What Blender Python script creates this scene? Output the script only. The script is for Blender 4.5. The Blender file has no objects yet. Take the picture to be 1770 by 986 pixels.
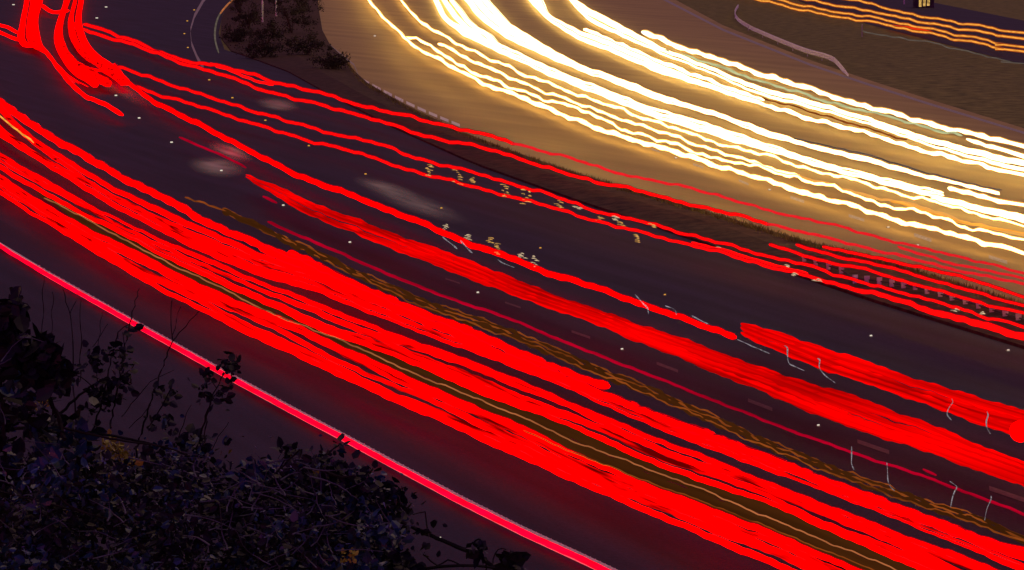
import bpy, math, random
import numpy as np
from mathutils import Vector, noise as mnoise
random.seed(7)
R = math.radians
scene = bpy.context.scene
C = scene.collection

# ---------------------------------------------------------------- camera, world, exposure
CAMH = 17.0          # camera on the embankment, 17 m above the carriageways
FPX = 5900.0         # focal length in photograph pixels (1770 wide)
PITCH = math.atan(643 / FPX)
cam_d = bpy.data.cameras.new('camera')
cam = bpy.data.objects.new('camera', cam_d); C.objects.link(cam)
cam_d.sensor_width = 36; cam_d.lens = 36 * FPX / 1770
cam_d.clip_start = 0.5; cam_d.clip_end = 8000
cam.location = (0, 0, CAMH); cam.rotation_euler = (R(90) - PITCH, 0, 0)
scene.camera = cam

SKY_STRENGTH = 0.10
SUN_EL, SUN_AZ = R(2.0), R(200)
w = bpy.data.worlds.new('World'); scene.world = w; w.use_nodes = True
nt = w.node_tree; nt.nodes.clear()
sky = nt.nodes.new('ShaderNodeTexSky'); sky.sky_type = 'NISHITA'; sky.sun_disc = False
sky.sun_elevation = SUN_EL; sky.sun_rotation = SUN_AZ
mul = nt.nodes.new('ShaderNodeMix'); mul.data_type = 'RGBA'; mul.blend_type = 'MULTIPLY'
mul.inputs['Factor'].default_value = 1
mul.inputs['B'].default_value = (1.15, 0.30, 2.0, 1)      # town glow under low cloud
bg = nt.nodes.new('ShaderNodeBackground'); bg.inputs['Strength'].default_value = SKY_STRENGTH
wo = nt.nodes.new('ShaderNodeOutputWorld')
nt.links.new(sky.outputs['Color'], mul.inputs['A'])
nt.links.new(mul.outputs['Result'], bg.inputs['Color'])
nt.links.new(bg.outputs['Background'], wo.inputs['Surface'])
glow_fill_d = bpy.data.lights.new('sun', 'SUN'); glow_fill_d.energy = 0.7; glow_fill_d.angle = R(70); glow_fill_d.color = (1.0, 0.60, 0.20)   # added fill light, stands in for the warm glow over the far side
sun = bpy.data.objects.new('sun', glow_fill_d); C.objects.link(sun)
sun.rotation_euler = (R(28), 0, R(160))   # shines from beyond the far verge towards the camera
vs = scene.view_settings
vs.view_transform = 'Standard'; vs.look = 'None'; vs.exposure = 0; vs.gamma = 1; vs.use_curve_mapping = False

# strengths of the glowing lamp paths
RED_S, WHITE_S = 3.2, 5.8

# ---------------------------------------------------------------- mapping (a pixel of the survey photo -> a point of the place)
cs, sn = math.cos(PITCH), math.sin(PITCH)
def ray(x, y):
    a = (x - 885) / FPX; b = (493 - y) / FPX
    return Vector((a, cs + b * sn, -sn + b * cs))
def P(x, y, h=0.0):
    r = ray(x, max(y, -118)); t = (h - CAMH) / r.z
    return Vector((r.x * t, r.y * t, h))
def Q(x, y, d):
    r = ray(x, y); t = d / r.y
    return Vector((r.x * t, d, CAMH + r.z * t))
def ppm(v):                      # photo pixels per metre at point v
    return FPX / (v.y * cs + (CAMH - v.z) * sn)

# ---------------------------------------------------------------- helpers
def link_mesh(name, verts, faces, mats, parent=None, fmat=None, smooth=False):
    me = bpy.data.meshes.new(name)
    me.from_pydata([tuple(v) for v in verts], [], faces)
    for m in (mats if isinstance(mats, (list, tuple)) else [mats]): me.materials.append(m)
    if fmat: me.polygons.foreach_set('material_index', fmat)
    if smooth: me.polygons.foreach_set('use_smooth', [True] * len(me.polygons))
    me.update()
    o = bpy.data.objects.new(name, me); C.objects.link(o)
    if parent: o.parent = parent
    return o
def tag(o, label=None, cat=None, group=None, kind=None):
    if label: o['label'] = label
    if cat: o['category'] = cat
    if group: o['group'] = group
    if kind: o['kind'] = kind
    return o
def empty(name, loc):
    o = bpy.data.objects.new(name, None); C.objects.link(o); o.location = loc; o.empty_display_size = .2
    return o
class MB:
    def __init__(s): s.v = []; s.f = []; s.m = []
    def tube(s, pts, rads, n=6, mi=0, cap=True):
        if len(pts) < 2: return
        base = len(s.v); k = len(pts)
        for i, p in enumerate(pts):
            t = (pts[min(i + 1, k - 1)] - pts[max(i - 1, 0)])
            if t.length < 1e-9: t = Vector((0, 1, 0))
            t.normalize()
            up = Vector((0, 0, 1)) if abs(t.z) < .9 else Vector((1, 0, 0))
            a = t.cross(up).normalized(); b = a.cross(t)
            for j in range(n):
                an = 2 * math.pi * j / n
                s.v.append(p + (a * math.cos(an) + b * math.sin(an)) * rads[i])
        for i in range(k - 1):
            for j in range(n):
                s.f.append((base + i * n + j, base + i * n + (j + 1) % n, base + (i + 1) * n + (j + 1) % n, base + (i + 1) * n + j)); s.m.append(mi)
        if cap:
            s.f.append(tuple(base + j for j in range(n))[::-1]); s.m.append(mi)
            s.f.append(tuple(base + (k - 1) * n + j for j in range(n))); s.m.append(mi)
    def box(s, c, dx, dy, dz, rot=0, mi=0, taper=1.0):
        b = len(s.v); cr, sr = math.cos(rot), math.sin(rot)
        for z in (-1, 1):
            q = taper if z > 0 else 1
            for (x, y) in ((-1, -1), (1, -1), (1, 1), (-1, 1)):
                X, Y = x * dx / 2 * q, y * dy / 2 * q
                s.v.append(Vector((c[0] + X * cr - Y * sr, c[1] + X * sr + Y * cr, c[2] + z * dz / 2)))
        for f in ((0, 3, 2, 1), (4, 5, 6, 7), (0, 1, 5, 4), (1, 2, 6, 5), (2, 3, 7, 6), (3, 0, 4, 7)):
            s.f.append(tuple(b + i for i in f)); s.m.append(mi)
    def build(s, name, mats, parent=None, smooth=False):
        org = parent.location.copy() if parent else Vector((0, 0, 0))
        return link_mesh(name, [v - org for v in s.v], s.f, mats, parent, s.m, smooth)

# ---------------------------------------------------------------- materials
def pmat(name, col, rough=0.7, nscale=None, namt=0.35, spec=0.3, bump=0.0, col2=None, nscale2=None, streak=None, samt=.35):
    m = bpy.data.materials.new(name); m.use_nodes = True
    t = m.node_tree; b = t.nodes['Principled BSDF']
    b.inputs['Roughness'].default_value = rough
    b.inputs['Specular IOR Level'].default_value = spec
    b.inputs['Base Color'].default_value = (*col, 1)
    if nscale:
        tc = t.nodes.new('ShaderNodeTexCoord'); src = tc.outputs['Object']
        if streak:
            mp = t.nodes.new('ShaderNodeMapping'); mp.vector_type = 'TEXTURE'; mp.inputs['Scale'].default_value = [1 / q for q in streak[0:3]]
            mp.inputs['Rotation'].default_value = (0, 0, streak[3]); t.links.new(src, mp.inputs['Vector']); s2 = mp.outputs['Vector']
        n = t.nodes.new('ShaderNodeTexNoise'); n.inputs['Scale'].default_value = nscale; n.inputs['Detail'].default_value = 8
        n.inputs['Roughness'].default_value = 0.65
        t.links.new(src, n.inputs['Vector'])
        r = t.nodes.new('ShaderNodeValToRGB')
        r.color_ramp.elements[0].position = .35; r.color_ramp.elements[1].position = .68
        c2 = col2 or tuple(c * (1 + namt * 1.5) for c in col)
        r.color_ramp.elements[0].color = (*[c * (1 - namt) for c in col], 1); r.color_ramp.elements[1].color = (*c2, 1)
        t.links.new(n.outputs['Fac'], r.inputs['Fac'])
        out = r.outputs['Color']
        if streak:
            n2 = t.nodes.new('ShaderNodeTexNoise'); n2.inputs['Scale'].default_value = nscale2 or 1; n2.inputs['Detail'].default_value = 5
            t.links.new(s2, n2.inputs['Vector'])
            mr = t.nodes.new('ShaderNodeMapRange'); mr.inputs['From Min'].default_value = .3; mr.inputs['From Max'].default_value = .7
            mr.inputs['To Min'].default_value = 1 - samt; mr.inputs['To Max'].default_value = 1 + samt
            t.links.new(n2.outputs['Fac'], mr.inputs['Value'])
            mx = t.nodes.new('ShaderNodeMix'); mx.data_type = 'RGBA'; mx.blend_type = 'MULTIPLY'; mx.inputs['Factor'].default_value = 1
            t.links.new(out, mx.inputs['A']); t.links.new(mr.outputs['Result'], mx.inputs['B']); out = mx.outputs['Result']
        t.links.new(out, b.inputs['Base Color'])
        if bump:
            bp = t.nodes.new('ShaderNodeBump'); bp.inputs['Strength'].default_value = bump; bp.inputs['Distance'].default_value = .03
            t.links.new(n.outputs['Fac'], bp.inputs['Height']); t.links.new(bp.outputs['Normal'], b.inputs['Normal'])
    return m
def emat(name, col, s, vary=None, scale=(.5, .12, 6)):
    m = bpy.data.materials.new(name); m.use_nodes = True
    t = m.node_tree; t.nodes.clear()
    e = t.nodes.new('ShaderNodeEmission'); o = t.nodes.new('ShaderNodeOutputMaterial')
    e.inputs['Color'].default_value = (*col, 1); e.inputs['Strength'].default_value = s
    if vary:                       # the lamp's own flicker while it passed
        tc = t.nodes.new('ShaderNodeTexCoord'); mp = t.nodes.new('ShaderNodeMapping'); mp.vector_type = 'TEXTURE'; mp.inputs['Rotation'].default_value = (0, 0, R(17)); mp.inputs['Scale'].default_value = [1 / q for q in scale]
        n = t.nodes.new('ShaderNodeTexNoise'); n.inputs['Scale'].default_value = 1; n.inputs['Detail'].default_value = 4
        mr = t.nodes.new('ShaderNodeMapRange'); mr.inputs['From Min'].default_value = .33; mr.inputs['From Max'].default_value = .67
        mr.inputs['To Min'].default_value = s * vary; mr.inputs['To Max'].default_value = s
        t.links.new(tc.outputs['Object'], mp.inputs['Vector']); t.links.new(mp.outputs['Vector'], n.inputs['Vector'])
        t.links.new(n.outputs['Fac'], mr.inputs['Value']); t.links.new(mr.outputs['Result'], e.inputs['Strength'])
    t.links.new(e.outputs['Emission'], o.inputs['Surface'])
    return m
M = dict(
    road=pmat('asphalt', (.0175, .0145, .032), .72, 9, .3, .12, .35, streak=(.9, .04, 1, R(17)), nscale2=.9, samt=.5),
    lit_road=pmat('road_lit_tan', (.41, .315, .105), .75, 40, .10, .15, .15, streak=(.35, .03, 1, R(22)), nscale2=1, samt=.16),  # brown headlamp glow on the far carriageway is put into this tan
    grass=pmat('verge_grass', (.20, .20, .055), .9, .6, .5, .1, .6, col2=(.30, .28, .08)),
    soil=pmat('reserve_soil', (.06, .036, .022), .9, 1.2, .5, .1, .6, col2=(.10, .058, .034)),
    paint=pmat('road_paint', (.8, .79, .74), .55, 3, .12, .3),
    wornpaint=pmat('worn_road_paint', (.32, .31, .3), .7, 8, .4, .3),
    faintpaint=pmat('faded_road_paint', (.085, .085, .085), .7, 8, .4, .2),
    patch=pmat('pale_tarmac', (.30, .31, .29), .75, 2, .3, .2),
    kerb=pmat('kerb_concrete', (.2, .19, .17), .8, 3, .25, .2),
    steel=pmat('galvanised_steel', (.42, .42, .40), .5, 4, .15, .4),
    bark=pmat('bark', (.014, .012, .014), .85, 14, .4, .2),
    twig=pmat('highlit_twig_bark', (.06, .07, .11), .6, 20, .5, .4),  # bluish highlight is put into the bark colour
    leaf=pmat('bramble_leaf', (.005, .007, .014), .6, 6, .5, .35),
    leaf2=pmat('blue_highlight_leaf', (.010, .045, .10), .35, 6, .4, .5),  # blue highlights of the dark foliage, put into the leaf colour
    yleaf=pmat('yellow_leaf', (.30, .30, .03), .5, 9, .3, .3),
    pleaf=pmat('pale_leaf', (.08, .08, .12), .55, 9, .4, .3),
    conifer=pmat('hedge_leaf', (.03, .030, .018), .7, 3, .4, .2),
    hedgebark=pmat('hedge_bark', (.06, .045, .035), .9, 3, .4, .1),
    red=emat('red_glow', (1, 0, 0), RED_S),
    redvar=emat('streaky_red_glow', (1, 0, 0), RED_S, .04, (2.4, .10, 5)),
    redsoft=emat('soft_red_glow', (1, 0, 0), 1.15, .32, (.35, .06, 8)),
    redfringe=emat('dim_red_glow', (1, 0, .01), .36),
    redline=emat('crimson_line_glow', (.97, .0, .016), 3.2, .3, (1.6, .5, 8)),
    redthin=emat('thin_red_glow', (1, .002, .002), 1.6),
    redbrown=emat('pale_red_glow', (.74, .012, .018), 1.0),
    pink=emat('crimson_glow', (.50, .0, .02), 1.0, .5),
    orange=emat('amber_glow', (.30, .065, .010), 1.0, .35, (.9, .1, 10)),
    orangedim=emat('dim_amber_glow', (.055, .015, .003), 1.0, .7),
    orangethin=emat('thin_amber_glow', (.5, .15, .05), 1.0, .5),
    white=emat('white_glow', (1, .57, .19), WHITE_S),
    whitecool=emat('cool_white_glow', (1, .68, .32), WHITE_S * .8),
    cream=emat('cream_glow', (1, .68, .40), 2.4, .45, (.8, .15, 8)),
    gold=emat('golden_glow', (.95, .42, .09), .9),
    goldthin=emat('orange_lamp_glow', (1, .38, .05), 1.3, .5, (1.5, .2, 8)),
    goldfringe=emat('dim_orange_glow', (.30, .05, .008), 1.0),
    redglare=emat('brake_lamp_glow', (.75, .03, .004), 1.0),
    green=emat('pale_green_glow', (.62, .66, .33), 1.0, .6),
    grey=emat('faint_grey_glow', (.13, .10, .08), 1.0, .5),
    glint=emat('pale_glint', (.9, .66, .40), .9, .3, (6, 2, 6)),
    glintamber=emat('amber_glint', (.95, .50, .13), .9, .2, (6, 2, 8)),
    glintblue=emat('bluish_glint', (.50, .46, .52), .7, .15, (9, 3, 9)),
    studwhite=emat('stud_lens_white', (1, .9, .72), .75),  # stud lenses emit in place of the lamp light they reflect
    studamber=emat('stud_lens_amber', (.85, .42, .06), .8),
    lampyellow=emat('window_glow', (1, .6, .16), 1.1, .1, (3, 1, 1.5)),
    dark=pmat('dark_cladding', (.06, .055, .06), .8, 1, .3, .2),
)

# ---------------------------------------------------------------- the setting
def sheet(name, px, z, mat, kind='structure'):
    pts = [P(x, y, z) for (x, y) in px]
    o = link_mesh(name, pts, [tuple(range(len(pts)))], mat)
    tag(o, kind=kind); return o
# ground: one sheet to the horizon, rising in an embankment under the camera
def terr(x, y):
    d = y
    h = max(0.0, (62 - d)) * 0.25
    return min(h, 15.2) if y > -40 else 15.2
gv, gf = [], []
ys = [-300, -60, -30, -6, 0, 4, 8, 12, 16, 20, 26, 32, 40, 50, 62, 80, 140, 300, 700, 1500, 4000]
xs = [-4000, -1200, -400, -150, -60, -25, -12, -6, 0, 6, 12, 25, 60, 150, 400, 1200, 4000]
for y in ys:
    for x in xs:
        h = terr(x, y)
        if 0 < y < 60: h += .25 * mnoise.noise(Vector((x * .2, y * .2, 0)))
        gv.append((x, y, max(h, 0) if h > 0 else 0))
for j in range(len(ys) - 1):
    for i in range(len(xs) - 1):
        a = j * len(xs) + i; gf.append((a, a + 1, a + 1 + len(xs), a + len(xs)))
tag(link_mesh('ground', gv, gf, M['grass']), kind='structure')

RES_UP = [(548, -100), (548, 0), (560, 70), (600, 107), (622, 138), (700, 184), (800, 232), (900, 270), (1000, 304), (1100, 334), (1250, 378), (1400, 424), (1500, 447), (1600, 478), (1770, 532), (2100, 640)]
RES_LO = [(404, -100), (400, 0), (384, 28), (378, 58), (388, 86), (430, 100), (500, 126), (560, 160), (680, 222), (820, 285), (1000, 350), (1150, 400), (1330, 462), (1500, 520), (1770, 604), (2100, 712)]
sheet('road', [(-900, -100)] + RES_LO + [(2100, 1500), (-900, 1500)], .03, M['road'])
FAR_UP = [(2100, 300), (1770, 222), (1600, 170), (1500, 138), (1400, 104), (1250, 44), (1130, -20), (1030, -100)]
sheet('carriageway', RES_UP + FAR_UP, .03, M['lit_road'])
sheet('slip_road', [(1290, -40), (1400, 10), (1500, 42), (1640, 78), (1770, 112), (2100, 190), (2100, 95), (1770, 36), (1600, 2), (1500, -22), (1400, -60)], .035, M['road'])
# planted central reserve between the carriageways, a kerbed block
def strip_block(name, up, lo, z0, z1, mat):
    n = 60
    def rs(pl):
        a = np.array(pl, float); s = np.r_[0, np.cumsum(np.hypot(*np.diff(a, axis=0).T))]
        q = np.linspace(0, s[-1], n); return np.c_[np.interp(q, s, a[:, 0]), np.interp(q, s, a[:, 1])]
    u, l = rs(up), rs(lo); v = []; f = []
    for i in range(n):
        a = P(*l[i], z0); b = P(*u[i], z0)
        row = [Vector((a.x, a.y, z0)), Vector((a.x, a.y, z1))]
        for k in (1, 2, 3):
            c = a.lerp(b, k / 4); row.append(Vector((c.x, c.y, z1 + .22 * (k == 2) + .12 * (k != 2) + .08 * mnoise.noise(c * .4))))
        row += [Vector((b.x, b.y, z1)), Vector((b.x, b.y, z0))]
        v += row
    for i in range(n - 1):
        for k in range(6):
            p = i * 7 + k; f.append((p, p + 1, p + 8, p + 7))
    return tag(link_mesh(name, v, f, mat), kind='structure')
strip_block('central_reserve', RES_UP, RES_LO, 0.0, .14, M['soil'])

def marking(mb, a, b, wv, z=.042):
    """painted bar from pixel a to b, wv photo pixels high"""
    i = len(mb.v)
    for (x, y) in ((a[0], a[1] - wv / 2), (b[0], b[1] - wv / 2), (b[0], b[1] + wv / 2), (a[0], a[1] + wv / 2)):
        mb.v.append(P(x, y, z))
    mb.f.append((i, i + 1, i + 2, i + 3)); mb.m.append(0)
def markline(mb, pts, wv, z=.042):
    for a, b in zip(pts[:-1], pts[1:]):
        i = len(mb.v); wa = wv if not callable(wv) else wv(a[0]); wb = wv if not callable(wv) else wv(b[0])
        for (x, y) in ((a[0], a[1] - wa / 2), (b[0], b[1] - wb / 2), (b[0], b[1] + wb / 2), (a[0], a[1] + wa / 2)): mb.v.append(P(x, y, z))
        mb.f.append((i, i + 1, i + 2, i + 3)); mb.m.append(0)
EDGE = [(-260, 262), (-60, 386), (0, 424), (80, 473), (200, 541), (300, 597), (400, 653), (500, 707), (600, 760), (700, 814), (800, 867), (900, 917), (1000, 963), (1070, 996), (1300, 1100)]
mb = MB(); ew = lambda x: 11 + 8 * (x / 1000) if x > 0 else 10
markline(mb, EDGE, ew)
# raised thermoplastic ribs across the upper half of the edge line
ex = np.arange(60, 1180, 8.5)
exs = [p[0] for p in EDGE]; eys = [p[1] for p in EDGE]
for x in ex:
    y = float(np.interp(x, exs, eys)); h = ew(x)
    c1 = P(x - 5, y - h * .12, .05); c2 = P(x + 9, y - h * .46 + 4.5, .05)
    mb.tube([c1, c2], [.035, .035], 4)
tag(mb.build('edge_line', M['paint']), kind='structure')
mb = MB()
for (a, b, hh) in [((873, 523), (900, 532), 3), ((988, 573), (1020, 584), 4), ((1135, 628), (1172, 642), 5), ((1293, 692), (1335, 708), 6), ((1482, 763), (1537, 782), 7), ((1710, 844), (1775, 866), 8), ((1466, 936), (1510, 954), 7), ((1150, 800), (1190, 818), 4), ((770, 482), (795, 490), 2.5)]:
    marking(mb, a, b, hh)
tag(mb.build('lane_markings', M['faintpaint']), kind='structure')
mb = MB()
for (a, b, hh) in [((1126, 258), (1141, 263), 3), ((1198, 284), (1216, 290), 4), ((1277, 312), (1294, 319), 4), ((1366, 341), (1390, 349), 5), ((1467, 373), (1494, 381), 5), ((1580, 406), (1610, 416), 6), ((1709, 444), (1741, 454), 6)]:
    marking(mb, a, b, hh)
tag(mb.build('lane_markings', M['wornpaint']), kind='structure')
mb = MB()
for i in range(9):
    t0, t1 = i / 9.0, (i + .74) / 9.0
    f = lambda t: (624 + 176 * t, 137 + 82 * t + 4 * math.sin(t * 3.1))
    marking(mb, f(t0), f(t1), 5.0, .05)
tag(mb.build('hatched_edge_marking', M['paint']), kind='structure')
mb = MB()
markline(mb, [(400, -60), (352, 0), (336, 28), (329, 52), (331, 76), (341, 100), (352, 118)], 9)
tag(mb.build('bend_edge_line', M['wornpaint']), kind='structure')
mb = MB()
markline(mb, [(552, -60), (554, 20), (557, 52), (566, 75), (600, 103), (612, 112), (622, 136)], 3)
markline(mb, [(430, 8), (440, 60)], 3)
tag(mb.build('narrow_edge_line', M['wornpaint']), kind='structure')
mb = MB(); markline(mb, [(1130, -10), (1250, 52), (1400, 112), (1500, 146), (1600, 178), (1770, 230), (2000, 290)], 4)
tag(mb.build('far_edge_line', M['wornpaint']), kind='structure')
# pale patches painted on the road for wet sheen and light smears
mpatch = bpy.data.materials.new('painted_sheen'); mpatch.use_nodes = True
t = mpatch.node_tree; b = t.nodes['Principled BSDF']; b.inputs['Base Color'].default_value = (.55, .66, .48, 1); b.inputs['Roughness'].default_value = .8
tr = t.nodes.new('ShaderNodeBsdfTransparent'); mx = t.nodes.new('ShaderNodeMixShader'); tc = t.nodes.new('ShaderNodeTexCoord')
at = t.nodes.new('ShaderNodeAttribute'); at.attribute_name = 'sheen_amount'
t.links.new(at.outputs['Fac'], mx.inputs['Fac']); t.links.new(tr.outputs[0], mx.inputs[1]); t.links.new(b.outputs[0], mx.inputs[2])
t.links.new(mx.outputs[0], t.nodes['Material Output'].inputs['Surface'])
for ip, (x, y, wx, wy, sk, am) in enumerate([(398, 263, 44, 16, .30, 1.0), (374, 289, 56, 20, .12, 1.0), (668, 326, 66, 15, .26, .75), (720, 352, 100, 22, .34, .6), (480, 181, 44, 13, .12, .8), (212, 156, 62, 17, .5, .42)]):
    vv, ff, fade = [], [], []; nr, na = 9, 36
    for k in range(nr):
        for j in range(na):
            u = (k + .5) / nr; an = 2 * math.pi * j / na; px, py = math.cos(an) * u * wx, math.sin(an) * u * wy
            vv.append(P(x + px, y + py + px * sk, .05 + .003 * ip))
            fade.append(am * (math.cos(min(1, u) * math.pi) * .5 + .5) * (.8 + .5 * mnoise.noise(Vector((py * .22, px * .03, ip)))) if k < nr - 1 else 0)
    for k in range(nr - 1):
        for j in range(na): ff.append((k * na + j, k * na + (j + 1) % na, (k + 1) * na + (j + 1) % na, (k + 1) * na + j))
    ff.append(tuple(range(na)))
    ob = link_mesh('sheen_patch', vv, ff, mpatch); av = ob.data.attributes.new('sheen_amount', 'FLOAT', 'POINT'); av.data.foreach_set('value', fade)
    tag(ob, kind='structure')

# ---------------------------------------------------------------- light trails
def resample(pl, step=7.0):
    a = np.array(pl, float)
    # Catmull-Rom through the surveyed points
    pts = []
    n = len(a)
    for i in range(n - 1):
        p0 = a[max(i - 1, 0)]; p1 = a[i]; p2 = a[i + 1]; p3 = a[min(i + 2, n - 1)]
        k = max(2, int(np.hypot(*(p2 - p1)) / step))
        for j in range(k):
            u = j / k
            pts.append(.5 * ((2 * p1) + (-p0 + p2) * u + (2 * p0 - 5 * p1 + 4 * p2 - p3) * u * u + (-p0 + 3 * p1 - 3 * p2 + p3) * u ** 3))
    pts.append(a[-1]); return np.array(pts)
def ext(pl, left=True, right=True, dl=90, dr=520):
    pl = list(pl)
    if right and pl[-1][0] >= 1765:
        a, b = pl[-2], pl[-1]; s = (b[1] - a[1]) / (b[0] - a[0]); pl.append((b[0] + dr, b[1] + s * dr))
    if left and pl[0][0] <= 2:
        a, b = pl[0], pl[1]; s = (b[1] - a[1]) / max(1, (b[0] - a[0])); pl.insert(0, (a[0] - dl, a[1] - s * dl))
    if pl[0][1] <= 0 and pl[0][0] > 2:
        a, b = pl[0], pl[1]; L = math.hypot(b[0] - a[0], b[1] - a[1]); pl.insert(0, (a[0] - (b[0] - a[0]) / L * 35, a[1] - (b[1] - a[1]) / L * 35))
    return pl
def wob(x, ph, amp):
    return amp * (.9 * math.sin(x / 7.3 + ph) * math.sin(x / 31 + ph) + .8 * math.sin(x / 12.1 + ph * 1.7) + .5 * math.sin(x / 4.1 + ph) + .9 * math.sin(x / 27 + ph * .6))
def trail_mesh(mb, pl, wpx, h, amp=1.0, ph=0.0, wmod=.12, fringe=0.0, mi=0, fi=1, n=6, smp=7.0, raw=False):
    pts = pl if raw else resample(pl, smp)
    P3, rad = [], []
    for i, (x, y) in enumerate(pts):
        base = P(x, y, h); pm = ppm(base)
        z = -wob(x + y * .5, ph, amp) / pm
        wv = wpx(x) if callable(wpx) else wpx
        wv *= 1 + wmod * (math.sin((x + y) / 5.7 + ph * 2) * .6 + .8 * mnoise.noise(Vector((x * .02, y * .02, ph * 3))))
        P3.append(base + Vector((0, 0, z))); rad.append(max(wv, .6) / 2 / pm)
    if rad:      # rounded ends
        rad[0] *= .55; rad[-1] *= .55
    mb.tube(P3, rad, n, mi)
    if fringe:
        for sgn in (-1, 1):
            q = [p + Vector((0, .02, sgn * (r + fringe * .18 / ppm(p)))) for p, r in zip(P3, rad)]
            mb.tube(q, [fringe / 2 / ppm(p) for p in P3], 4, fi)
ordn = ['lowest', 'second lowest', 'third lowest', 'fourth lowest', 'fifth from the bottom', 'sixth from the bottom', 'seventh from the bottom', 'eighth from the bottom', 'ninth from the bottom']
def trail(label, pl, wpx0, mat, h=.8, group='red tail lamp trails', amp=1.0, ph=0.0, wmod=.12, fringe=0, fm=None, name='light_trail'):
    q_ = .76 if mat in ('white', 'whitecool') else .9 if mat == 'red' else .78 if mat == 'redthin' else 1.0
    wpx = (lambda x: q_ * wpx0(x)) if callable(wpx0) else q_ * wpx0
    if mat in ('white', 'whitecool'): wmod, amp = max(wmod, .34), amp * 1.2
    mb = MB(); trail_mesh(mb, ext(pl), wpx, h, amp, ph, wmod, fringe)
    o = mb.build(name, [M[mat], M[fm]] if fm else [M[mat]], smooth=True)
    return tag(o, label, 'light trail', group)
def band(label, up, lo, N, mat, h=.8, group='red tail lamp trails', amp=.8, over=1.08, jit=.16, wmod=.3, fm=None, fringe=0, seed=0, byx=True, top_mat=None, phase=None):
    """N neighbouring trails filling the ground between two edges"""
    rnd = random.Random(seed)
    up, lo = ext(up), ext(lo)
    if byx:
        x0, x1 = max(up[0][0], lo[0][0]), min(up[-1][0], lo[-1][0])
        xx = np.arange(x0, x1, 7.0)
        U = np.c_[xx, np.interp(xx, *np.array(up, float).T)]; L = np.c_[xx, np.interp(xx, *np.array(lo, float).T)]
        k = np.ones(9) / 9
        for A in (U, L): A[:, 1] = np.convolve(np.pad(A[:, 1], 4, mode='reflect', reflect_type='odd'), k, 'valid')
    else:
        U, L = resample(up, 6), resample(lo, 6); m = min(len(U), len(L))
        def rs(A):
            s = np.linspace(0, len(A) - 1, m); i = np.arange(len(A)); return np.c_[np.interp(s, i, A[:, 0]), np.interp(s, i, A[:, 1])]
        U, L = rs(U), rs(L)
    gap = L - U
    # perpendicular height of the band at every step
    T = np.gradient(U, axis=0); T /= np.maximum(np.hypot(T[:, 0], T[:, 1])[:, None], 1e-6)
    H = np.abs(gap[:, 0] * T[:, 1] - gap[:, 1] * T[:, 0])
    for i in range(N):
        ph = rnd.random() * 9 if phase is None else phase + rnd.random() * .8
        f0 = 1 - (i + .5) / N
        pts = []; ws = {}
        for j in range(len(U)):
            nn = mnoise.noise(Vector((j * .035, i * 5.1 + seed, ph)))
            f = f0 + jit / N * 1.6 * nn * (0 if (i in (0, N - 1)) else 1)
            c = U[j] + gap[j] * f; pts.append(c)
        pts = np.array(pts)
        mb = MB()
        P3, rad = [], []
        for j, (x, y) in enumerate(pts):
            b = P(x, y, h); pm = ppm(b)
            wv = H[j] / N * over * (1 + wmod * (mnoise.noise(Vector((j * .05, i * 3.3, seed + 2.2))) * 1.2 + .25 * mnoise.noise(Vector((j * .4, i, 0)))))
            P3.append(b + Vector((0, 0, -wob(x + y * .5, ph * .35, amp) / pm))); rad.append(max(wv, 1.2) / 2 / pm)
        rad[0] *= .5; rad[-1] *= .5
        mb.tube(P3, rad, 6)
        if fringe and i in (0, N - 1):
            sg = -1 if i == 0 else 1
            mb.tube([p + Vector((0, .02, sg * (r + .2 * fringe / ppm(p)))) for p, r in zip(P3, rad)], [fringe / 2 / ppm(p) for p in P3], 4, 1)
        lab = '%s, %s strand' % (label, ordn[i]) if i < N - 1 else '%s, topmost strand' % label
        o = mb.build('light_trail', [M['redvar' if (mat == 'red' and 0 < i < N - 1) else mat], M[fm or mat]], smooth=True)
        tag(o, lab, 'light trail', group)

# --- the big red bands, from the edge line upwards
R1_UP = [(0, 300), (76, 352), (152, 395), (254, 443), (330, 484), (440, 531), (504, 556), (605, 605), (720, 658), (821, 701), (905, 736), (1007, 787), (1134, 843), (1261, 889), (1330, 917), (1422, 955), (1485, 983), (1600, 1035), (1770, 1110)]
R1_LO = [(0, 335), (51, 370), (127, 415), (203, 461), (254, 492), (350, 540), (440, 584), (542, 632), (643, 678), (758, 727), (880, 784), (1007, 840), (1134, 894), (1230, 935), (1345, 983), (1500, 1050), (1770, 1165)]
R2_LO = [(0, 293), (64, 331), (178, 390), (280, 443), (381, 492), (440, 517), (567, 577), (694, 622), (796, 666), (890, 704), (982, 736), (1083, 784), (1185, 825), (1320, 868), (1447, 924), (1574, 980), (1770, 1062)]
R2_UP = [(0, 264), (76, 309), (152, 352), (254, 403), (356, 446), (450, 486), (542, 520), (669, 572), (770, 606), (882, 650), (982, 692), (1104, 744), (1236, 795), (1320, 830), (1447, 878), (1574, 928), (1676, 965), (1770, 1003)]
R3_LO = [(0, 240), (58, 273), (122, 314), (203, 362), (280, 403), (381, 452), (450, 478), (542, 502), (669, 555), (770, 592), (880, 632), (982, 672), (1104, 728), (1236, 780), (1330, 815), (1447, 858), (1574, 908), (1676, 950), (1770, 990)]
R3_UP = [(0, 176), (38, 222), (127, 282), (203, 326), (280, 362), (356, 395), (450, 438), (542, 472), (694, 540), (796, 580), (890, 618), (1000, 662), (1096, 705), (1210, 752), (1330, 797), (1447, 842), (1574, 893), (1701, 946), (1770, 975)]
R3M_LO = R3_UP
R4_UP = [(560, 460), (603, 482), (694, 523), (796, 562), (890, 602), (1000, 645), (1058, 680), (1185, 730), (1320, 781), (1447, 835), (1574, 880), (1701, 929), (1770, 946)]
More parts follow.
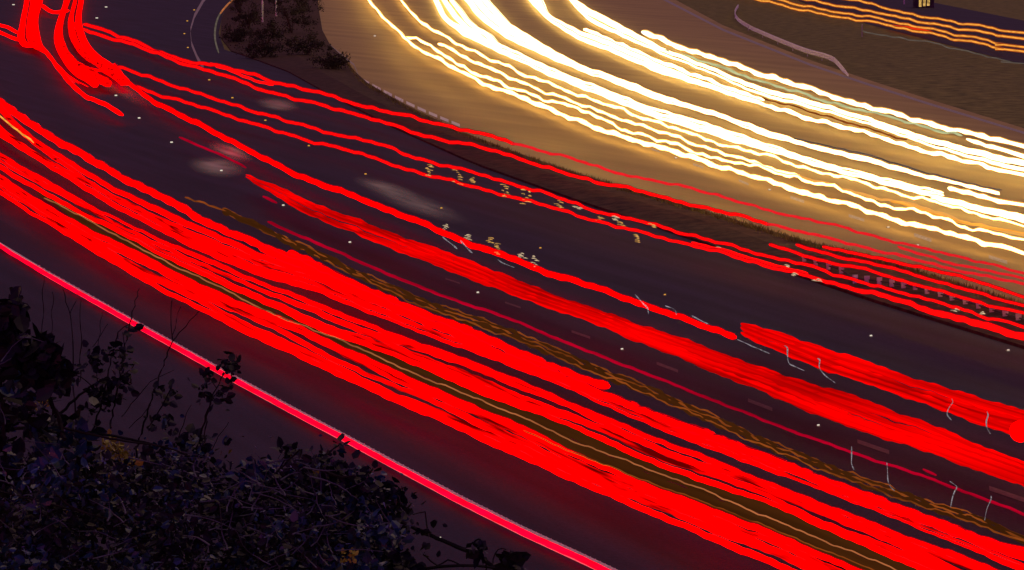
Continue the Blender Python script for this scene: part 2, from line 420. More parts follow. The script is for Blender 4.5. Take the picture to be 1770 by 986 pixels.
band('red trail in the bottom band nearest the edge line', R1_UP, R1_LO, 5, 'red', h=.75, seed=1, fm='redfringe', fringe=2, over=1.02, jit=.7, wmod=.42, amp=.8)
band('red trail in the band just above the thin amber filament', R2_UP, R2_LO, 5, 'red', h=.75, seed=2, fm='redfringe', fringe=2, over=1.03, jit=.7, wmod=.42, amp=.8)
band('red trail in the upper part of the broad near band', R3_UP, R3_LO, 4, 'red', h=.8, seed=3, fm='redfringe', fringe=2, over=1.0, jit=.7, wmod=.42, amp=.8)
trail('single red trail along the upper side of the broad band at left', [(0, 160 + 18), (40, 205), (99, 243), (152, 273), (229, 316), (305, 354), (369, 390), (450, 424), (520, 452), (603, 487)], 14, 'red', .95, ph=1.2, wmod=.2, fringe=2, fm='redfringe')
trail('red trail that ends in a rounded tip above the middle of the broad near band', [(500, 436), (603, 487), (694, 528), (796, 567), (890, 607), (956, 636), (1010, 656), (1052, 668)], 15, 'red', .95, ph=2.2, wmod=.2, fringe=2, fm='redfringe')
trail('red trail passing just below the rounded tip, parting from the broad band', [(450, 428), (560, 478), (694, 538), (796, 580), (890, 624), (1000, 665), (1096, 704), (1210, 747), (1330, 793), (1447, 846), (1574, 890), (1701, 938), (1770, 962)], 15, 'red', .95, ph=3.2, wmod=.22, fringe=2, fm='redfringe')
trail('topmost red trail of the broad band at lower right, under the amber haze', [(900, 620), (956, 643), (1058, 689), (1185, 738), (1330, 793), (1447, 838), (1574, 885), (1701, 933), (1770, 955)], 13, 'red', 1.0, ph=4.2, wmod=.2, fringe=2, fm='redfringe')

EL = [(-120, 340), (0, 424), (80, 473), (200, 541), (300, 597), (400, 653), (500, 707), (600, 760), (700, 814), (800, 867), (900, 917), (1000, 963), (1070, 996), (1250, 1076)]  # glowing strands added to redden the edge line in place of lamp light
for k, (dy0, wd, mt, nm) in enumerate([(-1.2, 5, 'redline', 'upper'), (3.4, 5.5, 'redline', 'lower')]):
    trail('%s strand of the added crimson glow along the ribbed edge line' % nm, [(x, y + dy0 * (.7 + x / 2400)) for x, y in EL], lambda x, wd=wd: wd * (.8 + max(x, 0) / 2200), mt, .22, 'crimson glow along the edge line', amp=.25, ph=k, wmod=.1)
# amber filaments between and above the bands
band('dim amber glow between the two bottom red bands', [(64, 331), (178, 390), (280, 443), (381, 492), (440, 517), (567, 577), (694, 622), (796, 666), (890, 704), (982, 736), (1083, 784), (1185, 825), (1320, 868), (1447, 924), (1574, 980), (1770, 1062)],
     [(64, 336), (152, 395), (254, 443), (330, 484), (440, 531), (504, 556), (605, 605), (720, 658), (821, 701), (905, 736), (1007, 787), (1134, 843), (1261, 889), (1330, 917), (1422, 955), (1485, 983), (1770, 1110)], 2, 'orangedim', h=.3, group='amber lamp trails', seed=8, over=1.0, wmod=.1)
trail('thin amber filament running through the dark slit between the two bottom red bands', [(76, 343), (152, 380), (254, 436), (370, 492), (478, 546), (529, 566), (593, 589), (669, 625), (770, 668), (890, 716), (938, 738), (982, 759), (1096, 802), (1210, 845), (1330, 896), (1447, 944), (1549, 985), (1770, 1080)], 2.4, 'orangethin', .9, 'amber lamp trails', ph=.7, amp=.9)
trail('fainter amber filament just below the other one in the slit between the bottom red bands', [(905, 745), (1010, 790), (1134, 838), (1261, 885), (1330, 913), (1422, 950), (1485, 976), (1770, 1098)], 2.2, 'orange', .9, 'amber lamp trails', ph=1.7, amp=.9)
AMB = [(320, 339), (385, 364), (450, 393), (542, 436), (643, 484), (745, 528), (890, 579), (1007, 629), (1109, 670), (1210, 714), (1320, 764), (1447, 815), (1574, 861), (1701, 903), (1770, 932)]
for k, (dy, wd, mt, nm) in enumerate([(5, 8, 'orangedim', 'broad dim brown lowest'), (-3, 6, 'orangedim', 'broad dim brown upper'), (0, 3, 'orange', 'bright middle'), (-6, 2.6, 'orange', 'thin top'), (7, 2.6, 'orange', 'thin bottom')]):
    s = 0 if k in (2,) else 1
    trail('%s strand of the hazy amber trail above the broad red band' % nm, [(x, y + dy * min(1, (x - 250) / 500)) for x, y in AMB[s:]], wd, mt, 1.1, 'amber lamp trails', amp=1.7, ph=k * 1.3, wmod=.4)
trail('thin crimson trail running alone across the dark middle lane', [(463, 384), (542, 418), (618, 451), (707, 489), (770, 513), (890, 555), (982, 594), (1083, 633), (1210, 683), (1345, 736), (1472, 782), (1600, 825), (1701, 863), (1770, 889)], 5, 'pink', .9, ph=.3, amp=.6)
trail('short crimson dash above the thin crimson trail at lower right', [(1596, 812), (1618, 822)], 5, 'pink', .9, ph=.3, amp=.3)
trail('short crimson dash at the start of the thick soft red band', [(455, 340), (478, 351)], 5, 'pink', .9, ph=.3, amp=.3)
trail('faint crimson trail crossing the pale sheen patches', [(310, 238), (350, 255), (400, 276), (425, 290)], 4, 'pink', .8, ph=.3, amp=.4)

# soft thick band and its neighbour
S_UP = [(425, 302), (500, 331), (567, 362), (694, 410), (821, 454), (880, 480), (982, 518), (1083, 554), (1185, 587), (1330, 643), (1472, 686), (1612, 736), (1690, 770), (1770, 800)]
S_LO = [(425, 308), (516, 362), (580, 392), (694, 436), (796, 474), (880, 508), (1007, 551), (1134, 602), (1236, 645), (1330, 681), (1447, 729), (1574, 770), (1680, 808), (1770, 840)]
band('thick soft streaky red trail across the middle lane', S_UP, S_LO, 4, 'redsoft', h=1.0, seed=11, over=1.4, wmod=.35, jit=.6, amp=1.2, phase=1.0, group='soft red lamp trails')
T_UP = [(1272, 553), (1320, 568), (1447, 610), (1574, 653), (1650, 676), (1770, 711)]
T_LO = [(1282, 578), (1320, 599), (1447, 647), (1574, 688), (1676, 727), (1770, 757)]
band('thick soft red trail starting alone at right', T_UP, T_LO, 3, 'redsoft', h=1.0, seed=12, over=1.3, wmod=.25, jit=.3, amp=1.2, phase=2.0, group='soft red lamp trails')
mb = MB(); c = P(1764, 746, 1.5); rr = 19 / ppm(c)
for k in range(9):
    pass
mb.tube([c + Vector((0, 0, -rr)) + Vector((0, 0, 2 * rr * k / 10)) for k in range(11)], [rr * math.sqrt(max(.02, 1 - (k / 5 - 1) ** 2)) for k in range(11)], 14)
tag(mb.build('brake_light', [M['red']], smooth=True), 'round bright red brake lamp at the right edge beside a soft red trail', 'brake light')
trail('bright narrow red trail ending in the dark lane just left of the soft band start', [(198, 112), (221, 142), (280, 183), (356, 221), (407, 247), (440, 266), (516, 303), (618, 342), (720, 382), (796, 415), (890, 449), (931, 466), (1007, 490), (1083, 516), (1160, 544), (1210, 561), (1271, 582)], lambda x: 7.5 + 3.5 * min(1, x / 700), 'red', .8, ph=2.4, amp=1.0, fringe=2, fm='redfringe')

# upper pairs of the near carriageway
G = 'thin red tail lamp trails near the central reserve'
trail('topmost thin red trail, crossing onto the brown far carriageway', [(145, 41), (178, 51), (229, 71), (280, 92), (331, 107), (364, 112), (440, 130), (491, 146), (567, 165), (643, 187), (758, 214), (821, 229), (890, 248)], 6.5, 'redthin', .85, G, ph=.5, amp=1.2, fringe=1.6, fm='redfringe')
trail('paler stretch of the topmost thin red trail over the brown carriageway', [(884, 246.5), (982, 273), (1058, 296), (1134, 314), (1210, 329), (1320, 362), (1422, 385), (1536, 415), (1600, 431), (1701, 454), (1770, 474)], 5, 'redbrown', .85, G, ph=.5, amp=1.0)
trail('second thin red trail from the top, along the reserve edge', [(145, 51), (191, 66), (254, 86), (331, 114), (407, 137), (440, 150), (504, 170), (593, 191), (669, 214), (740, 236), (821, 253), (890, 271), (938, 288), (1020, 312), (1083, 324), (1134, 339), (1210, 357), (1330, 387)], 6.5, 'redthin', .85, G, ph=1.4, amp=1.1, fringe=1.6, fm='redfringe')
trail('second thin red trail where it runs paler beside the lane dashes', [(1324, 385.5), (1422, 410), (1549, 441), (1650, 466), (1770, 492)], 5.5, 'redbrown', .85, G, ph=1.4, amp=.9)
trail('short pale red trail squeezed between the two topmost red trails at right', [(1552, 428), (1600, 442), (1650, 456), (1770, 482)], 5, 'redbrown', .85, G, ph=2, amp=.8)
trail('short red trail ending between the two topmost red trails at upper left', [(364, 110), (400, 124), (440, 138), (472, 147)], 6, 'redthin', .85, G, ph=2, amp=1.1)
trail('third thin red trail from the top, passing above the amber glints', [(203, 117), (254, 132), (331, 158), (381, 175), (440, 192), (504, 212), (567, 229), (643, 246), (720, 273), (796, 293), (880, 316), (956, 339), (1033, 365), (1134, 390), (1236, 418), (1320, 441), (1384, 456), (1447, 476), (1498, 489), (1549, 505), (1638, 526), (1701, 549), (1770, 564)], 6, 'redthin', .85, G, ph=.9, amp=1.2, fringe=1.6, fm='redfringe')
trail('fourth thin red trail from the top, running through the amber glints', [(225, 147), (280, 165), (356, 188), (440, 214), (516, 239), (593, 257), (682, 286), (745, 304), (821, 324), (880, 339), (982, 367), (1058, 390), (1134, 408), (1210, 428), (1261, 441), (1330, 461), (1396, 478), (1472, 498), (1549, 518), (1625, 542), (1770, 582)], lambda x: 6 + 11 * max(0, min(1, (x - 1380) / 390)), 'redthin', .85, G, ph=1.9, amp=1.1, fringe=1.6, fm='redfringe')
trail('short bright red trail joining the fourth thin trail under the reserve posts', [(1196, 420), (1261, 436), (1330, 456), (1396, 474)], 7, 'redthin', .9, G, ph=1.2, amp=.6)
for nm, pl in [('lowest', [(1330, 423), (1371, 436), (1422, 451), (1498, 466), (1536, 479), (1625, 503), (1701, 526), (1770, 541)]), ('middle', [(1376, 424), (1447, 443), (1549, 466), (1638, 492), (1770, 529)]), ('uppermost', [(1422, 426), (1498, 443), (1600, 464), (1701, 490), (1770, 514)])]:
    trail('%s of three short thin red trails running past the guard rail posts' % nm, pl, 5.5, 'redthin', .75, G, ph=len(nm) * .7, amp=.7, fringe=2.2, fm='redfringe')

# top left: far bend of the near carriageway
FG = 'red trails swinging round the far bend'
band('red trail in the left upright column, far bend', [(74, -30), (74, 0), (66, 38), (76, 81), (100, 112), (128, 136), (158, 152)], [(40, -30), (41, 0), (34, 40), (32, 72), (70, 84), (100, 118), (124, 142)], 3, 'red', h=.9, seed=21, byx=False, group=FG, over=.85, wmod=.5, jit=.9)
band('red trail in the right upright column, far bend', [(147, -30), (145, 0), (141, 36), (153, 71), (173, 97), (198, 113), (232, 146)], [(109, -30), (109, 0), (93, 51), (95, 84), (116, 118), (150, 142), (156, 147)], 4, 'red', h=.9, seed=22, byx=False, group=FG, over=.85, wmod=.5, jit=.9)
trail('outermost red trail of the far bend, ending in a point on the brown lane', [(60, 70), (84, 96), (122, 144), (152, 168), (185, 184), (212, 198)], 8, 'red', .9, FG, ph=1, amp=1)
trail('upper of two red trails entering from the left edge towards the far bend', [(0, 44), (14, 48), (34, 58)], 6, 'red', .9, FG, ph=1, amp=.8)
trail('lower of two red trails entering from the left edge towards the far bend', [(0, 56), (14, 62), (34, 70)], 6, 'red', .9, FG, ph=2, amp=.8)
trail('red trail linking the two upright columns of the far bend', [(70, 8), (84, 20), (100, 22), (118, 18)], 7, 'red', .9, FG, ph=2, amp=.8)
trail('red trail dipping from the junction of the far bend to the thin pair', [(150, 118), (168, 122), (190, 126), (212, 136)], 6, 'red', .9, FG, ph=2, amp=.8)
trail('inner red trail hugging the right column of the far bend', [(128, 40), (138, 60), (150, 82), (170, 104), (196, 122), (222, 142)], 6, 'red', .9, FG, ph=3, amp=.8)

# --- white headlamp trails of the far carriageway
WG = 'white headlamp trails on the far carriageway'
W1 = [(636, 0), (661, 28), (694, 56), (702, 69), (745, 97), (796, 122), (847, 149), (880, 161), (956, 190), (1033, 223), (1096, 241), (1185, 269), (1261, 292), (1320, 311), (1396, 334), (1485, 360), (1574, 387), (1676, 412), (1770, 437)]
trail('lowest white headlamp trail, first above the pale lane dashes', W1, lambda x: 6 + 4 * min(1, max(0, (x - 690) / 250)), 'white', .65, WG, ph=.4, amp=1.2, fringe=1.4, fm='gold')
trail('twin white trail twisted closely above the lowest one at upper left', [(702, 64), (745, 81), (796, 112), (847, 138), (890, 154), (982, 183), (1033, 203), (1096, 229), (1160, 249), (1249, 276), (1320, 292), (1422, 319), (1523, 352), (1600, 370), (1676, 393), (1770, 416)], 6, 'white', .65, WG, ph=2.4, amp=1.7, fringe=1.6, fm='gold')
trail('white trail rising to the top edge between the lowest one and the broad band', [(694, 0), (715, 25), (745, 51), (783, 71), (821, 89), (880, 117), (905, 130), (956, 145), (1007, 168), (1071, 188), (1121, 206), (1185, 229), (1249, 249), (1320, 268), (1396, 291), (1472, 311), (1574, 339), (1701, 372), (1770, 391)], 6, 'white', .65, WG, ph=1.4, amp=1.4, fringe=1.6, fm='gold')
trail('cream headlamp trail starting with a blunt tip between two white ones', [(758, 74), (790, 90), (821, 107), (880, 134), (956, 163), (1007, 183), (1083, 208), (1134, 226), (1198, 247), (1261, 268), (1320, 287), (1396, 308)], 6, 'white', .65, WG, ph=3.1, amp=1.3, fringe=1.6, fm='gold')
trail('orange tinted trail continuing the cream one towards the right edge', [(1380, 304), (1440, 322), (1498, 338), (1574, 354), (1676, 385), (1770, 408)], 5, 'gold', .7, WG, ph=3.1, amp=1.2)
trail('bright amber indicator trail at the right edge among the white ones', [(1540, 348), (1574, 357), (1620, 372), (1700, 392), (1770, 404)], 5, 'goldthin', .75, WG, ph=3.7, amp=.8)
WA_UP = [(788, 0), (821, 36), (855, 60), (880, 79), (956, 114), (1058, 155), (1134, 183), (1261, 221), (1330, 246), (1447, 283), (1574, 314), (1631, 329)]
WA_LO = [(743, 0), (763, 38), (821, 74), (890, 107), (931, 127), (982, 147), (1083, 188), (1160, 216), (1261, 246), (1320, 263), (1447, 301), (1574, 334), (1631, 348)]
band('white trail in the lower broad headlamp band', [(x - 1, y + 3) for x, y in WA_UP], [(x + 1, y - 2.5) for x, y in WA_LO], 3, 'whitecool', h=.65, seed=31, byx=False, group=WG, over=.93, wmod=.12, fm='gold', fringe=1.4, jit=.05)
band('white trail continuing right past the lower blunt tip', [(1610, 336), (1701, 357), (1770, 372)], [(1610, 346), (1676, 360), (1770, 385)], 2, 'whitecool', h=.65, seed=33, group=WG, over=1.2, wmod=.1, fm='gold', fringe=1.4)
WB_UP = [(847, 0), (880, 36), (931, 71), (1007, 112), (1083, 140), (1185, 178), (1261, 201), (1371, 240), (1498, 272), (1625, 308), (1727, 331)]
WB_LO = [(796, 0), (829, 36), (880, 72), (956, 107), (1058, 147), (1134, 175), (1261, 213), (1320, 238), (1447, 271), (1574, 304), (1727, 341)]
band('white trail in the upper broad headlamp band', WB_UP, [(x + 1, y - 3) for x, y in WB_LO], 3, 'whitecool', h=.65, seed=32, byx=False, group=WG, over=.93, wmod=.12, fm='gold', fringe=1.4, jit=.05)
trail('white trail carrying on to the right edge after the upper blunt tip', [(1640, 326), (1700, 340), (1770, 357)], 9, 'whitecool', .65, WG, ph=1, amp=1.0, fringe=2.5, fm='gold')
trail('thin pale filament running along the top of the upper broad headlamp band', [(1371, 239), (1422, 250), (1498, 268), (1625, 305), (1700, 323), (1732, 328)], 2.5, 'grey', .8, WG, ph=1, amp=.7)
WC_UP = [(938, 0), (956, 28), (1007, 53), (1033, 62), (1083, 84), (1134, 106), (1210, 139), (1320, 176)]
WC_LO = [(913, 0), (944, 33), (994, 66), (1058, 93), (1134, 124), (1210, 149), (1320, 184)]
band('white trail in the third headlamp band from the bottom', WC_UP, WC_LO, 2, 'whitecool', h=.65, seed=34, byx=False, group=WG, over=.9, wmod=.2, fm='gold', fringe=1.4)
trail('white trail below the thin olive slit, heading to the right edge', [(1312, 178), (1380, 200), (1447, 216), (1549, 246), (1640, 272), (1700, 286), (1770, 303)], 9, 'whitecool', .65, WG, ph=2, amp=1.2, fringe=1.4, fm='gold')
WD_UP = [(997, 0), (1058, 35), (1134, 76), (1210, 108), (1320, 152), (1422, 178), (1549, 219), (1650, 250), (1770, 277)]
WD_LO = [(982, 0), (1000, 26), (1058, 58), (1134, 90), (1210, 121), (1320, 168), (1447, 199), (1564, 238), (1650, 268), (1770, 297)]
band('white trail in the fourth headlamp band from the bottom', WD_UP, WD_LO, 3, 'whitecool', h=.65, seed=35, group=WG, over=.86, wmod=.4, jit=.5, fm='gold', fringe=1.4)
trail('white trail starting with a blunt tip below the fourth headlamp band', [(1010, 50), (1058, 72), (1134, 103), (1210, 134), (1320, 173)], 9, 'whitecool', .65, WG, ph=2.7, amp=1.1, fringe=1.4, fm='gold')
trail('topmost white headlamp trail, starting with a blunt tip in the brown', [(1110, 55), (1185, 84), (1261, 110), (1330, 132), (1447, 169), (1574, 205), (1701, 237), (1770, 252)], 10, 'whitecool', .65, WG, ph=.7, amp=1.1, fringe=2.2, fm='gold')
trail('white trail joining below the topmost one at the right edge', [(1671, 242), (1720, 256), (1770, 268)], 8, 'whitecool', .65, WG, ph=.7, amp=1.0, fringe=1.6, fm='gold')
trail('thin pale green trail between the topmost white trails', [(1149, 84), (1185, 97), (1261, 122), (1330, 145), (1422, 173), (1549, 206), (1663, 236)], 4, 'green', .7, 'coloured lamp trails', ph=1.7, amp=1.3, wmod=.3)
trail('thin olive filament in the slit under the pale green trail', [(1310, 168), (1400, 193), (1447, 206), (1549, 238), (1568, 242)], 3, 'orange', .7, 'coloured lamp trails', ph=1.7, amp=1.0, wmod=.3)

# warm fill lamps added along the headlamp trails to brighten the carriageway
for nm, pl, hh, pw, st in (('low', W1, 2.6, 150, 1), ('mid', WA_UP, 2.6, 70, 1), ('upper', WD_LO, 2.8, 110, 1), ('top', [(1130, 60), (1261, 112), (1447, 171), (1574, 207), (1701, 239), (1770, 254), (1900, 290)], 2.6, 200, 1)):
    a_ = np.array(ext(pl, dr=200), float); q_ = P(*a_[0], hh); L_ = [q_]
    pts_ = [P(x, y, hh) for x, y in resample(a_, 4)]; acc = 99
    for p0_, p1_ in zip(pts_[:-1], pts_[1:]):
        acc += (p1_ - p0_).length
        if acc < 9: continue
        acc = 0
        ld = bpy.data.lights.new('carriageway_fill', 'POINT'); ld.energy = pw; ld.color = (1, .62, .16); ld.shadow_soft_size = .05
        lo_ = bpy.data.objects.new('carriageway_fill', ld); C.objects.link(lo_); lo_.location = p1_
# --- orange trails on the slip road, top right
OG = 'orange lamp trails on the slip road'
def dy(pl, d): return [(x, y + d) for x, y in pl]
S1 = [(1310, 0), (1360, 11), (1420, 24), (1480, 36), (1512, 37), (1549, 47), (1600, 57), (1650, 68), (1700, 75), (1735, 86), (1770, 91)]
S2 = [(1402, 0), (1440, 9), (1485, 17), (1535, 25), (1600, 40), (1650, 49), (1700, 55), (1735, 62), (1770, 68)]
trail('lowest wavy orange trail on the slip road at top right', S1, 3, 'goldthin', .8, OG, ph=.4, amp=1.0, fringe=1.8, fm='goldfringe')
trail('second wavy orange trail from the bottom on the slip road', dy(S1, -8), 3, 'goldthin', .8, OG, ph=.4, amp=1.0, fringe=1.8, fm='goldfringe')
trail('third wavy orange trail from the bottom on the slip road', S2, 3.2, 'goldthin', .8, OG, ph=.4, amp=1.0, fringe=1.8, fm='goldfringe')
trail('uppermost wavy orange trail on the slip road', dy([(x + 22 if x < 1500 else x, y) for x, y in S2], -10), 3, 'goldthin', .8, OG, ph=.4, amp=1.0, fringe=1.6, fm='goldfringe')
trail('blurred red brake glow between the two lower slip road trails', [(1535, 43), (1560, 48), (1590, 53), (1615, 58)], lambda x: 9 - abs(x - 1580) / 7, 'redglare', .78, OG, ph=.4, amp=.3)
trail('faint grey wavy trail on the verge below the slip road', [(1490, 54), (1540, 63), (1600, 73), (1650, 84), (1700, 95), (1750, 109), (1770, 111)], 2.2, 'grey', .8, 'coloured lamp trails', ph=.4, amp=1.0)
trail('flickering orange filament over the red band at the left edge', [(0, 203), (14, 214), (30, 226), (46, 236), (58, 246)], 3, 'goldthin', 1.3, 'coloured lamp trails', ph=1, amp=1.2)
# kerb lines of the far bend, shaped as low glowing strands
trail('dull glowing strand on the kerb inside the dark far bend', [(402, 0), (388, 14), (377, 30), (372, 50), (372, 70), (378, 92)], 3.2, 'grey', .1, 'coloured lamp trails', ph=1, amp=.2)
trail('short bright orange arc at the top of the dark far bend', [(404, 0), (394, 8), (385, 18), (380, 25)], 3.2, 'orangethin', .15, 'coloured lamp trails', ph=1, amp=.2)

# ---------------------------------------------------------------- road studs
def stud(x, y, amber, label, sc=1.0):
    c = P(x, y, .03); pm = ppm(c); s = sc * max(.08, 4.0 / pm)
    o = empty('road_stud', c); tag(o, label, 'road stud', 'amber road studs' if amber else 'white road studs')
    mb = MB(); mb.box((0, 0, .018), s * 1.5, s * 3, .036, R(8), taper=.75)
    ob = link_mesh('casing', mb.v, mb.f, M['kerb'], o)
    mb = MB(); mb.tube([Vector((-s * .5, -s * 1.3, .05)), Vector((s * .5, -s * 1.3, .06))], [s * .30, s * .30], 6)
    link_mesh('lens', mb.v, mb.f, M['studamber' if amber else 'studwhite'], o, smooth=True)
nth = ['first', 'second', 'third', 'fourth', 'fifth', 'sixth', 'seventh', 'eighth', 'ninth', 'tenth', 'eleventh', 'twelfth']
def row(pts, amber, desc, sc=1.0):
    for i, (x, y) in enumerate(pts): stud(x, y, amber, '%s stud, %s from left %s' % ('amber' if amber else 'white', nth[i], desc), sc)
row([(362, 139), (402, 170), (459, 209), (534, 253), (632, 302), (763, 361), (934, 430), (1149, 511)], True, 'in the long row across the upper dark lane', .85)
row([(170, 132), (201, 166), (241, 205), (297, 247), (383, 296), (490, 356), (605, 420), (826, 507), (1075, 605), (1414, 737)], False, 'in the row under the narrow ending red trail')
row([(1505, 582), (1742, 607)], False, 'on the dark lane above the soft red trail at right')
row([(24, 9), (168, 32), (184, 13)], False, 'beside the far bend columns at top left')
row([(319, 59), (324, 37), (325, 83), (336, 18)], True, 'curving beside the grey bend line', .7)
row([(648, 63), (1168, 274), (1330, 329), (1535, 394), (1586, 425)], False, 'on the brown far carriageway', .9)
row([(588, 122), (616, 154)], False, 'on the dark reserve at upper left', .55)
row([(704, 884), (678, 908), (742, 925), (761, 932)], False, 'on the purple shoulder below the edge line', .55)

# ---------------------------------------------------------------- glints left by chrome and wet bodywork
rnd = random.Random(5)
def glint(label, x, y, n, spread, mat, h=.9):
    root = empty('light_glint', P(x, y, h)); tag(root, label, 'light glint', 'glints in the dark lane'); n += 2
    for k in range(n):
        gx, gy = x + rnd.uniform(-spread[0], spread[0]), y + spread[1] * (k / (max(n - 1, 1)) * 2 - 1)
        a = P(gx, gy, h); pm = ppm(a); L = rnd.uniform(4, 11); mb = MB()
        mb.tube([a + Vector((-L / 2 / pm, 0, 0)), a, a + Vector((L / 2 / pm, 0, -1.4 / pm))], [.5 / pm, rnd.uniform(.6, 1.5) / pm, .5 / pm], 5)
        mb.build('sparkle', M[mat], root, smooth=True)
gp = [(742, 294, 5, (4, 9)), (790, 306, 5, (6, 12)), (819, 311, 3, (4, 4)), (873, 329, 5, (4, 10)), (910, 340, 6, (7, 12)), (967, 354, 4, (5, 7)), (998, 359, 2, (6, 2)), (1036, 378, 2, (4, 3)), (1064, 377, 2, (7, 3)), (1074, 387, 2, (6, 3)), (1126, 390, 2, (6, 3)), (1101, 412, 3, (4, 6))]
for i, (x, y, n, s) in enumerate(gp):
    glint('cluster of amber sparkles between the two thin red trails, %s from the left' % nth[i], x, y, n, s, 'glintamber' if i not in (6, 8) else 'glint')
gp = [(770, 393, 4, (5, 5)), (812, 410, 4, (7, 4)), (846, 415, 2, (3, 4)), (862, 430, 6, (5, 9)), (903, 442, 3, (6, 4)), (926, 452, 4, (7, 9))]
for i, (x, y, n, s) in enumerate(gp):
    glint('cluster of sparkles beside the narrow ending red trail, %s from the left' % nth[i], x, y, n, s, 'glintamber' if i in (2, 3) else 'glint')
gp = [(1240, 429), (1358, 460), (1412, 484), (1650, 536), (1698, 541), (1372, 474)]
for i, (x, y) in enumerate(sorted(gp)):
    glint('pale sparkle on the thin red trails at right, %s from the left' % nth[i], x, y, 2, (5, 2), 'glint')
SQ = [([(1356, 598), (1361, 602), (1361, 612), (1363, 626), (1370, 632), (1390, 641)], 'fish hook squiggle at the left of the two on the soft red trail'),
      ([(1413, 620), (1417, 622), (1416, 634), (1420, 642), (1430, 652), (1444, 663)], 'fish hook squiggle at the right of the two on the soft red trail'),
      ([(1645, 690), (1647, 696), (1640, 706), (1637, 716), (1640, 722), (1645, 727)], 's shaped squiggle hanging below the upper soft trail'),
      ([(1706, 711), (1708, 718), (1705, 728), (1706, 740), (1712, 750)], 'straighter squiggle nearest the right edge on the soft trail'),
      ([(1472, 772), (1472, 790), (1472, 802), (1476, 812)], 'first upright squiggle from the left above the amber haze'),
      ([(1533, 800), (1534, 815), (1535, 832), (1540, 843), (1546, 848)], 'second upright squiggle from the left above the amber haze'),
      ([(1642, 832), (1654, 842), (1650, 850), (1646, 862), (1643, 878)], 'third upright squiggle from the left, forked at its top'),
      ([(1713, 858), (1713, 864), (1706, 880), (1702, 900)], 'fourth upright squiggle from the left, at the right edge'),
      ([(1098, 510), (1106, 518), (1113, 526), (1119, 532), (1121, 543)], 'short bent squiggle crossing the narrow ending trail'),
      ([(1150, 529), (1162, 533), (1168, 538), (1169, 544)], 'hooked squiggle just right of the bent one'),
      ([(1195, 546), (1208, 553), (1224, 560)], 'straight pale streak along the end of the narrow red trail'),
      ([(1275, 587), (1290, 594), (1308, 602), (1330, 612)], 'faint pale streak after the tip of the narrow red trail'),
      ([(765, 410), (775, 418), (785, 426), (790, 430)], 'pale streak under the narrow red trail, left one'),
      ([(796, 416), (803, 424), (810, 432), (816, 437)], 'pale streak under the narrow red trail, middle one'),
      ([(860, 448), (868, 455), (878, 459), (889, 463)], 'pale streak under the narrow red trail, right one')]
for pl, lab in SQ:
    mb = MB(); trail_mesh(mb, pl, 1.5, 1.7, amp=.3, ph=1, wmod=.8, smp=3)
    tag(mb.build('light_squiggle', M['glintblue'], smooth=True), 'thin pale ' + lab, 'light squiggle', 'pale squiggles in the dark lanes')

# ---------------------------------------------------------------- guard rails
def polyline3(pl, h, n):
    a = np.array(pl, float); s = np.r_[0, np.cumsum(np.hypot(*np.diff(a, axis=0).T))]; q = np.linspace(0, s[-1], n)
    return [P(x, y, h) for x, y in zip(np.interp(q, s, a[:, 0]), np.interp(q, s, a[:, 1]))]
gr_ = empty('guard_rail', P(1560, 515, .14)); tag(gr_, 'low guard rail of grey posts on the dark central reserve at right', 'guard rail')
posts = [(1390, 452), (1410, 459), (1432, 466), (1454, 473)] + [(1320 + q / 3.933, 480 + (w_ + 32) / 3.933) for q, w_ in ((620, 0), (700, 8), (785, 18), (870, 32), (950, 45), (1030, 58), (1110, 84), (1200, 108), (1280, 133), (1370, 160), (1460, 186), (1550, 216), (1640, 243), (1730, 272), (1820, 300), (1910, 330), (2000, 360))]
for i, (x, y) in enumerate(posts):
    c = P(x, y + 5, .14); mb = MB()
    q = min(1, max(.25, (i + 1) / 9)) * .2
    mb.box((c.x, c.y, .14 + .22), .17, .10, .44, R(10)); mb.box((c.x, c.y - .08, .14 + .40), .24, .06, .16, R(10))
    mb.build('post', M['paint'], gr_)
mb = MB(); pts = [P(x, y + 5, .14) + Vector((0, .1, .30)) for x, y in posts]
mb.tube(pts, [.035] * len(pts), 6); mb.build('rail', M['dark'], gr_)
# pale guard rail end on the far verge
fr = empty('guard_rail', P(1400, 100)); tag(fr, 'long pale guard rail on the far verge, bending down to the ground', 'guard rail')
beam = [(1276, 14), (1270, 24), (1275, 36), (1300, 52), (1340, 70), (1390, 90), (1425, 100), (1442, 107), (1456, 122), (1466, 136)]
bp = resample(beam, 5); mb = MB()
p3 = []
for i, (x, y) in enumerate(bp):
    f = i / (len(bp) - 1); hh = .62 if f < .8 else .62 * (1 - (f - .8) / .2) + .12
    p3.append(P(x, y - 3, hh))
for k in range(len(p3) - 1):        # W section beam: three ridged strips
    pass
def wbeam(mb, pts, hgt):
    prof = [(0, -.5), (.10, -.32), (.10, -.18), (0, 0), (.10, .18), (.10, .32), (0, .5)]
    n = len(prof) * 2; base = len(mb.v)
    for i, p in enumerate(pts):
        t_ = (pts[min(i + 1, len(pts) - 1)] - pts[max(i - 1, 0)]); t_.z = 0; t_.normalize(); nrm = Vector((t_.y, -t_.x, 0))
        if nrm.y > 0: nrm = -nrm
        ring = [p + nrm * a + Vector((0, 0, b * hgt)) for a, b in prof] + [p + nrm * (a - .03) + Vector((0, 0, b * hgt)) for a, b in reversed(prof)]
        mb.v += ring
    for i in range(len(pts) - 1):
        for j in range(n):
            mb.f.append((base + i * n + j, base + i * n + (j + 1) % n, base + (i + 1) * n + (j + 1) % n, base + (i + 1) * n + j)); mb.m.append(0)
wbeam(mb, p3, .60); mb.build('beam', M['paint'], fr)
for i in range(3, len(p3) - 8, 5):
    mb = MB(); mb.box((p3[i].x, p3[i].y + .12, .3), .12, .12, .6, 0); mb.build('post', M['steel'], fr)

